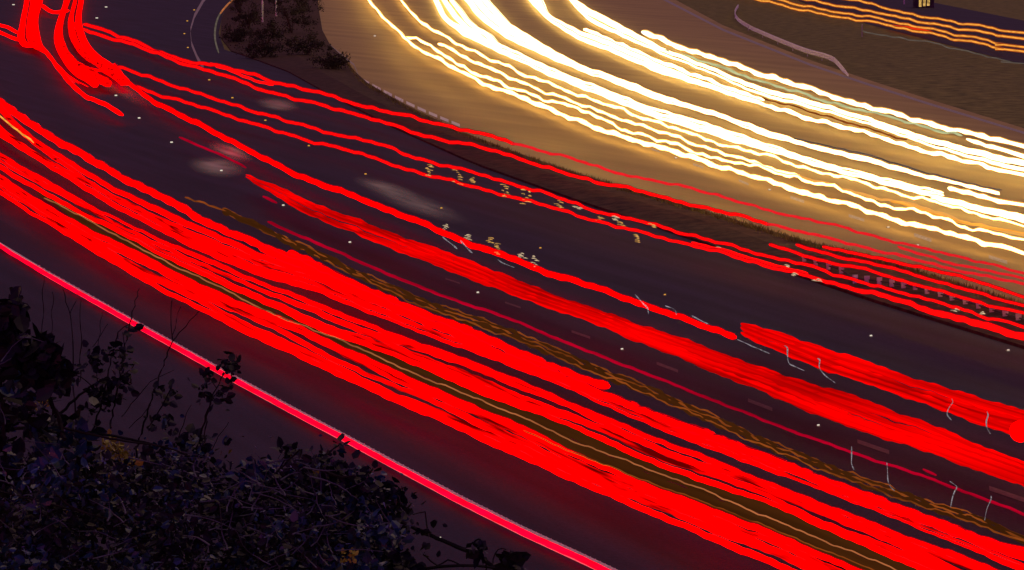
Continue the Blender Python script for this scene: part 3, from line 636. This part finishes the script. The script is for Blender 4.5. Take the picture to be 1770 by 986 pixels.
# ---------------------------------------------------------------- far vegetation and small lit things
def leafmesh(centres, size, rnd, mats, aspect=.6):
    v, f, mi = [], [], []
    for (c, s, m) in centres:
        a = Vector((rnd.gauss(0, 1), rnd.gauss(0, 1), rnd.gauss(0, .8))).normalized()
        b = a.cross(Vector((rnd.gauss(0, 1), rnd.gauss(0, 1), rnd.gauss(0, 1)))).normalized(); n = a.cross(b)
        L = size * s; W = L * aspect; k = len(v)
        v += [c, c + a * L * .3 + b * W * .5 + n * L * .08, c + a * L * .72 + b * W * .38 + n * L * .04, c + a * L, c + a * L * .72 - b * W * .38 + n * L * .04, c + a * L * .3 - b * W * .5 + n * L * .08, c + a * L * .5 - n * L * .03]
        f += [(k, k + 1, k + 6), (k + 1, k + 2, k + 6), (k + 2, k + 3, k + 6), (k + 3, k + 4, k + 6), (k + 4, k + 5, k + 6), (k + 5, k, k + 6)]; mi += [m] * 6
    return v, f, mi
def far_shrub(x, y, hgt, wid, label, seed):
    r_ = random.Random(seed); c = P(x, y, .1); o = empty('roadside_shrub', c); tag(o, label, 'shrub', 'dark shrubs on the reserve')
    mb = MB()
    for k in range(5):
        a = r_.uniform(0, 6.28); mb.tube([Vector((0, 0, 0)), Vector((math.cos(a) * wid * .15, math.sin(a) * wid * .15, hgt * .4)), Vector((math.cos(a) * wid * .35, math.sin(a) * wid * .35, hgt * .8))], [.09, .06, .02], 5)
    link_mesh('stem', mb.v, mb.f, M['hedgebark'], o)
    cl = [(Vector((r_.gauss(0, wid * .26), r_.gauss(0, wid * .26), abs(r_.gauss(hgt * .5, hgt * .25)))), r_.uniform(.5, 1.2)) for _ in range(26)]
    cs_ = []
    for (q, s) in cl:
        for _ in range(70):
            cs_.append((q + Vector((r_.gauss(0, .38), r_.gauss(0, .38), r_.gauss(0, .3))) * s, r_.uniform(.6, 1.3), 0))
    v, f, mi = leafmesh(cs_, .22, r_, None)
    link_mesh('foliage', v, f, M['conifer'], o)
far_shrub(430, 52, 4.0, 3.6, 'dark shrub at the left end of the planted reserve, inside the far bend', 1)
far_shrub(462, 78, 3.0, 4.4, 'dark shrub on the reserve under the two pale posts', 2)
far_shrub(505, 60, 5.0, 4.5, 'tallest dark shrub on the reserve, right of the two pale posts', 3)
far_shrub(530, 98, 2.6, 4.4, 'low dark shrub on the reserve beside the grey hard shoulder', 4)
far_shrub(576, 122, 1.6, 3.4, 'smallest dark shrub at the pointed tip of the planted reserve', 5)
far_shrub(478, 20, 6.0, 5.0, 'dark tree sized shrub at the top edge behind the pale posts', 6)
far_shrub(412, 74, 2.6, 5.0, 'low dark shrub at the corner nearest the bend kerb', 7)
far_shrub(455, 100, 1.8, 6.0, 'wide low dark shrub along the red lit kerb of the bend', 8)
far_shrub(412, 22, 4.6, 5.0, 'dark shrub at the top edge beside the orange arc', 9)
far_shrub(525, 32, 5.2, 5.6, 'dark tree sized shrub at the top edge next to the grey shoulder', 10)
for (x, y, l_) in ((461, 38, 'pale thin marker post standing among the dark shrubs, left one'), (484, 28, 'pale thin marker post standing among the dark shrubs, right one')):
    c = P(x, y, .1); o = empty('marker_post', c + Vector((0, -9, 0))); tag(o, l_, 'marker post')
    mb = MB(); mb.tube([Vector((0, 0, -.1)), Vector((0, 0, 1.2)), Vector((0, 0, 3.4)), Vector((0, 0, 3.6))], [.14, .13, .12, .08], 8)
    link_mesh('shaft', mb.v, mb.f, M['paint'], o)
    mb = MB(); mb.tube([Vector((0, -.16, 1.0)), Vector((0, -.16, 3.0))], [.07, .07], 6); link_mesh('reflector', mb.v, mb.f, M['grey'], o)  # reflector is made to glow faintly on its own
# grass tufts along the top of the reserve
rt = random.Random(9); v, f = [], []
ua = np.array(RES_UP[2:-1], float)
for k in range(5200):
    x = rt.uniform(600, 1800); y = float(np.interp(x, ua[:, 0], ua[:, 1])) + abs(rt.gauss(0, 3.0)) + 1
    c = P(x, y, .14); i = len(v); hgt = rt.uniform(.12, .42); a = rt.uniform(0, 3.14); dx, dy_ = math.cos(a) * .05, math.sin(a) * .05
    v += [c + Vector((-dx, -dy_, 0)), c + Vector((dx, dy_, 0)), c + Vector((rt.gauss(0, .1), rt.gauss(0, .1), hgt))]; f.append((i, i + 1, i + 2))
tag(link_mesh('grass_tufts', v, f, M['grass']), 'dark ragged grass along the upper edge of the central reserve', 'grass', kind='stuff')
# lit kiosk window at the top edge
c = P(1598, 14, 0); o = empty('roadside_kiosk', c); tag(o, 'small dark kiosk with a glowing yellow window at the top right edge', 'kiosk')
s = 1 / ppm(c)
mb = MB(); mb.box((0, 1.6, 1.5), 34 * s, 2.5, 3.0); link_mesh('wall', mb.v, mb.f, M['dark'], o)
mb = MB(); mb.box((0, 1.6, 3.1), 40 * s, 3.0, .2); link_mesh('roof', mb.v, mb.f, M['dark'], o)
for k in range(3):
    mb = MB(); mb.box(((k - 1) * 7 * s, .33, 1.05 + .1 * k), 4.6 * s, .05, 1.7); link_mesh('window', mb.v, mb.f, M['lampyellow'], o)
c = P(1563, 8, 0); o = empty('marker_post', c); tag(o, 'tiny pale marker post left of the glowing kiosk window', 'marker post')
mb = MB(); mb.tube([Vector((0, 0, 0)), Vector((0, 0, 1.5)), Vector((0, 0, 1.6))], [.13, .11, .05], 8); link_mesh('shaft', mb.v, mb.f, M['paint'], o)
c = P(1490, 64, 0); o = empty('marker_post', c); tag(o, 'dull thin marker post on the verge below the slip road', 'marker post')
mb = MB(); mb.tube([Vector((0, 0, 0)), Vector((0, 0, 1.7)), Vector((0, 0, 1.8))], [.08, .07, .03], 8); link_mesh('shaft', mb.v, mb.f, M['steel'], o)

# ---------------------------------------------------------------- foreground shrubs on the embankment
def inpoly(x, y, poly):
    c = False; j = len(poly) - 1
    for i in range(len(poly)):
        if (poly[i][1] > y) != (poly[j][1] > y) and x < (poly[j][0] - poly[i][0]) * (y - poly[i][1]) / (poly[j][1] - poly[i][1]) + poly[i][0]: c = not c
        j = i
    return c
def twig(mb, pl, d, w0, w1, dd=0.0):
    pts = resample(pl, 9); n = len(pts); P3 = []; rad = []
    for i, (x, y) in enumerate(pts):
        u = i / (n - 1); p = Q(x + 1.6 * math.sin(i * .9 + x), y, d + dd * u + .05 * math.sin(i * .5)); P3.append(p); rad.append((w0 + (w1 - w0) * u) / 2 / ppm(p))
    mb.tube(P3, rad, 5); return P3
def shrub(name, label, cat, poly, nclump, perclump, d0, d1, spread, size, mats, seed, stems, base, group=None, loose=0):
    r_ = random.Random(seed)
    b = Q(base[0], base[1], (d0 + d1) / 2); gz = terr(b.x, b.y)
    o = empty(name, Vector((b.x, b.y, gz))); tag(o, label, cat, group); org = o.location
    xs_ = [p[0] for p in poly]; ys_ = [p[1] for p in poly]; cs_ = []; k = 0
    while k < nclump:
        x, y = r_.uniform(min(xs_), max(xs_)), r_.uniform(min(ys_), max(ys_))
        if not inpoly(x, y, poly): continue
        k += 1; d = r_.uniform(d0, d1)
        m = 0 if r_.random() < .78 else 1
        cc = Q(x, y, d); s = spread * r_.uniform(.5, 1.4) / ppm(cc)
        for _ in range(int(perclump * r_.uniform(.5, 1.5))):
            mm_ = m if r_.random() < .93 else 1 - m
            rr_ = r_.random()
            if rr_ < .006: mm_ = 2
            elif rr_ < .008: mm_ = 3
            cs_.append((cc + Vector((r_.gauss(0, 1.3), r_.gauss(0, 1.3), r_.gauss(0, .8))) * s, r_.uniform(.35, 1.3), mm_))
    v, f, mi = leafmesh(cs_, size, r_, None, .7)
    link_mesh('foliage', [q - org for q in v], f, mats, o, mi)
    mb = MB()
    for (pl, w0, w1) in stems: twig(mb, pl, r_.uniform(d0, d1), w0, w1)
    mt = MB()
    for k in range(int(nclump * 1.1)):      # fine tangled twigs
        while True:
            x, y = r_.uniform(min(xs_), max(xs_)), r_.uniform(min(ys_) - 14, min(max(ys_), 1010))
            if inpoly(x, y + 14, poly): break
        a_ = r_.uniform(-2.9, -.25) if r_.random() < .55 else r_.uniform(-.5, .4); L_ = r_.uniform(30, 95); c_ = r_.uniform(-.5, .5)
        pl = [(x - math.cos(a_) * L_ / 2, y - math.sin(a_) * L_ / 2), (x + math.sin(a_) * 7 * c_, y), (x + math.cos(a_ + c_) * L_ / 2, y + math.sin(a_ + c_) * L_ / 2)]
        twig(mt, pl, r_.uniform(d0 - .3, d1), r_.uniform(1.6, 3.6), 1.0)
    link_mesh('twigs', [q - org for q in mt.v], mt.f, M['twig'], o)
    for k in range(6):      # main stems down to the bank
        x, y = r_.choice(xs_), max(ys_) - r_.uniform(10, 80); t0 = Q(x, y, (d0 + d1) / 2)
        mb.tube([Vector((b.x + r_.gauss(0, .1), b.y + r_.gauss(0, .1), gz - .1)), (t0 + b) / 2 + Vector((0, 0, -.6)), t0], [.035, .025, .012], 6)
    mb.build('branch', M['bark'], o)
    return o
LM = [M['leaf'], M['leaf2'], M['pleaf'], M['yleaf']]
shrub('leafy_shrub', 'broad leaved dark shrub at the left edge, reaching highest against the purple shoulder', 'shrub',
      [(-60, 560), (-10, 560), (60, 600), (80, 620), (100, 660), (115, 720), (140, 770), (120, 840), (-60, 850)], 36, 30, 12.5, 14, 20, .07, LM, 1,
      [([(-40, 480), (10, 560), (60, 640), (100, 720), (110, 760)], 5, 9), ([(26, 535), (25, 560), (10, 600), (-20, 660)], 3, 5), ([(100, 720), (130, 690), (170, 660), (190, 655)], 6, 3), ([(-30, 745), (60, 740), (160, 748), (250, 765), (290, 775)], 7, 4), ([(-30, 640), (40, 700), (100, 740)], 6, 6)], (0, 900), 'dark shrubs on the embankment')
shrub('bramble_shrub', 'low tangled bramble filling the bottom left corner, flecked with pale leaves', 'shrub',
      [(-60, 790), (60, 800), (150, 810), (230, 815), (290, 800), (350, 790), (400, 835), (480, 820), (520, 830), (520, 1200), (-60, 1200)], 230, 105, 11.5, 15, 26, .035, LM, 2,
      [([(110, 740), (200, 760), (280, 772), (330, 790)], 5, 3), ([(280, 790), (360, 830), (450, 850)], 5, 3), ([(80, 900), (125, 870), (170, 845)], 5, 3), ([(95, 855), (130, 880), (160, 890)], 4, 3), ([(170, 870), (260, 830), (400, 820)], 4, 3), ([(300, 900), (360, 870), (420, 860)], 4, 3), ([(0, 850), (80, 870), (200, 900)], 4, 3)], (240, 1120), 'dark shrubs on the embankment')
shrub('ivy_shrub', 'dark ivy mound at the bottom centre with drooping leaves and one long bare branch', 'shrub',
      [(430, 830), (480, 805), (540, 810), (560, 812), (600, 830), (640, 865), (670, 880), (680, 920), (680, 1200), (430, 1200)], 140, 100, 11.5, 14, 22, .038, LM, 3,
      [([(600, 850), (660, 885), (720, 915), (790, 945), (840, 970), (880, 1010)], 6, 9), ([(700, 990), (760, 980), (820, 978), (870, 985)], 6, 5), ([(735, 960), (755, 978), (775, 968), (800, 980)], 3, 3), ([(850, 975), (862, 950), (875, 950)], 3, 2), ([(740, 913), (737, 895), (734, 885), (715, 890)], 3, 2), ([(700, 905), (690, 925), (683, 945)], 4, 2), ([(465, 828), (490, 805), (512, 782), (518, 778)], 3, 4), ([(540, 810), (550, 795), (570, 780), (588, 768)], 3, 3), ([(480, 800), (490, 790)], 3, 2), ([(640, 858), (655, 845), (680, 850), (700, 842)], 3, 2), ([(560, 815), (590, 825), (612, 822)], 7, 3)], (560, 1120), 'dark shrubs on the embankment')
def spray(label, stems, leaves, d, seed, base, size=.036, name='bare_sapling', cat='sapling', lm='leaf'):
    r_ = random.Random(seed); b = Q(base[0], base[1], d); gz = terr(b.x, b.y)
    o = empty(name, Vector((b.x, b.y, gz))); tag(o, label, cat, 'thin saplings against the purple shoulder'); org = o.location
    mb = MB(); first = None
    for pl, w0, w1 in stems:
        p3 = twig(mb, pl, d, w0, w1)
        if first is None: first = p3[0]
    mb.tube([Vector((b.x, b.y, gz - .1)), (first + Vector((b.x, b.y, gz))) / 2 + Vector((.05, 0, 0)), first], [.02, .016, stems[0][1] / 2 / ppm(first)], 5)
    mb.build('stem', M['bark'], o)
    for (x, y, n, sp) in leaves:
        cs_ = []
        for _ in range(int(n * 1.5)):
            cs_.append((Q(x + r_.gauss(0, sp), y + r_.gauss(0, sp), d + r_.gauss(0, .06)), r_.uniform(.4, 1.3), 0))
        v, f, mi = leafmesh(cs_, size, r_, None, .75); link_mesh('foliage', [q - org for q in v], f, M[lm], o)
spray('pair of hair thin upright twigs furthest left', [([(70, 700), (73, 600), (75, 480)], 2.2, 1.3), ([(85, 700), (88, 600), (92, 505)], 2, 1.2)], [], 14, 1, (60, 900))
spray('thin forked sapling left of the leafy one', [([(128, 690), (126, 620), (120, 545), (108, 500)], 3, 1.4), ([(120, 545), (133, 520)], 1.8, 1.2), ([(138, 660), (140, 580), (139, 520)], 2.4, 1.2), ([(165, 700), (170, 600), (176, 540)], 2, 1)], [], 14.2, 2, (140, 900))
spray('leafy sapling with small round leaves in the middle of the thin ones', [([(150, 770), (175, 700), (188, 640), (205, 575), (228, 560)], 4, 1.6), ([(190, 740), (205, 660), (222, 570), (240, 500)], 4, 1.6), ([(215, 620), (213, 575)], 2, 1.2), ([(175, 690), (150, 660), (125, 645)], 2.5, 1.4), ([(180, 680), (205, 660), (224, 640)], 2.5, 1.4), ([(160, 600), (185, 560)], 1.5, 1)],
      [(158, 610, 6, 6), (180, 618, 14, 9), (205, 612, 16, 11), (220, 635, 14, 11), (185, 650, 18, 14), (215, 660, 14, 10), (125, 642, 12, 9), (160, 640, 10, 10), (175, 680, 26, 14), (200, 685, 10, 9), (172, 690, 30, 12), (230, 568, 4, 4), (115, 660, 8, 8)], 13.6, 3, (170, 900), .036)
spray('tall bare sapling with a forked top crossing the lit edge line', [([(235, 780), (262, 690), (290, 610), (297, 590), (296, 520)], 4, 1.5), ([(297, 590), (320, 565), (343, 538)], 2.6, 1.2), ([(297, 590), (305, 555), (312, 530)], 1.8, 1), ([(255, 740), (280, 700), (295, 670)], 3, 2)], [(270, 682, 9, 5), (295, 684, 12, 7), (286, 720, 8, 6), (262, 735, 6, 5), (288, 740, 5, 5), (325, 660, 1, 2)], 13.8, 4, (230, 900), .034)
spray('sapling with a dark leafy head overlapping the lit edge line', [([(335, 800), (350, 740), (366, 690), (382, 655), (396, 632)], 4, 2), ([(352, 770), (358, 720), (366, 690)], 3, 2), ([(366, 690), (375, 680), (388, 682)], 2, 1.4), ([(372, 670), (362, 650)], 2, 1.2)], [(394, 630, 26, 7), (405, 636, 10, 6), (362, 650, 9, 6), (358, 675, 10, 7), (378, 684, 14, 8), (400, 665, 5, 5), (350, 688, 5, 5)], 13.4, 5, (340, 900), .034)
spray('faint leafy twig tips leaning right above the bramble', [([(300, 800), (312, 745), (330, 700)], 2.4, 1.2), ([(355, 800), (378, 755), (395, 730)], 2, 1), ([(210, 720), (235, 690), (260, 660), (300, 640)], 2, 1), ([(225, 740), (262, 700)], 2, 1)], [(310, 770, 14, 12), (335, 765, 12, 10), (350, 775, 8, 8)], 14, 6, (300, 900), .05)
spray('cluster of twig tips with small buds above the ivy mound', [([(465, 835), (490, 800), (505, 780), (512, 778)], 3, 2.4), ([(490, 800), (492, 785)], 2, 2), ([(545, 810), (560, 790), (588, 768)], 3, 2.5)], [(492, 782, 8, 5), (510, 780, 6, 4), (512, 800, 5, 4), (555, 798, 12, 6), (587, 768, 5, 3), (533, 815, 10, 8), (480, 830, 5, 5)], 12.8, 7, (520, 1050), .045)
spray('ragged leafy twigs at the right shoulder of the ivy mound', [([(600, 860), (640, 860), (665, 862), (695, 845)], 3, 2.4), ([(660, 860), (656, 845), (672, 835)], 2, 1.6), ([(650, 875), (690, 878), (700, 885)], 3, 2)], [(630, 870, 22, 8), (668, 865, 26, 8), (682, 858, 10, 5), (656, 842, 5, 4), (696, 882, 10, 5), (612, 826, 10, 6), (575, 820, 20, 10), (696, 848, 3, 3)], 12.6, 8, (620, 1050), .042)
spray('fallen looking twig with one big leaf at the bottom centre', [([(800, 1010), (840, 985), (830, 960), (815, 945)], 4, 2)], [(822, 945, 8, 6), (830, 952, 8, 5), (885, 972, 20, 7), (880, 985, 20, 9), (690, 975, 22, 8), (705, 990, 26, 10), (742, 920, 2, 2)], 12.4, 9, (820, 1150), .055)
spray('big dark rounded leaf clump at the far left, topmost of the foliage', [([(0, 640), (10, 590), (24, 555), (28, 530)], 5, 3), ([(24, 560), (38, 545)], 2.5, 2), ([(40, 640), (60, 610), (75, 600)], 5, 3)], [(26, 527, 26, 6), (32, 545, 10, 4), (4, 560, 26, 9), (8, 585, 26, 9), (38, 580, 9, 5), (74, 602, 44, 8), (45, 612, 28, 12), (88, 640, 20, 9), (96, 625, 8, 5), (60, 640, 26, 10), (20, 610, 36, 14)], 12.8, 10, (20, 900), .065, 'leafy_sapling', 'sapling')

spray('yellow leaved twig glowing between the dark branches above the bramble', [([(150, 800), (185, 778), (215, 790)], 3, 2), ([(60, 720), (75, 700), (85, 690)], 2, 2)], [(190, 770, 34, 8), (208, 782, 40, 8), (222, 795, 24, 7), (76, 690, 26, 8), (66, 668, 5, 5), (160, 790, 6, 8)], 14.6, 12, (190, 1000), .026, 'yellow_sapling', 'sapling', 'yleaf')
spray('small yellow leaved sprig low in the ivy mound', [([(600, 1000), (602, 970), (604, 955)], 3, 2)], [(601, 962, 16, 6)], 11.4, 13, (600, 1150), .020, 'yellow_sapling', 'sapling', 'yleaf')
for o in C.objects:
    if o.get('label') and len(o['label'].replace(',', ' ').split()) > 16: print('LONG', o.name, o['label'])
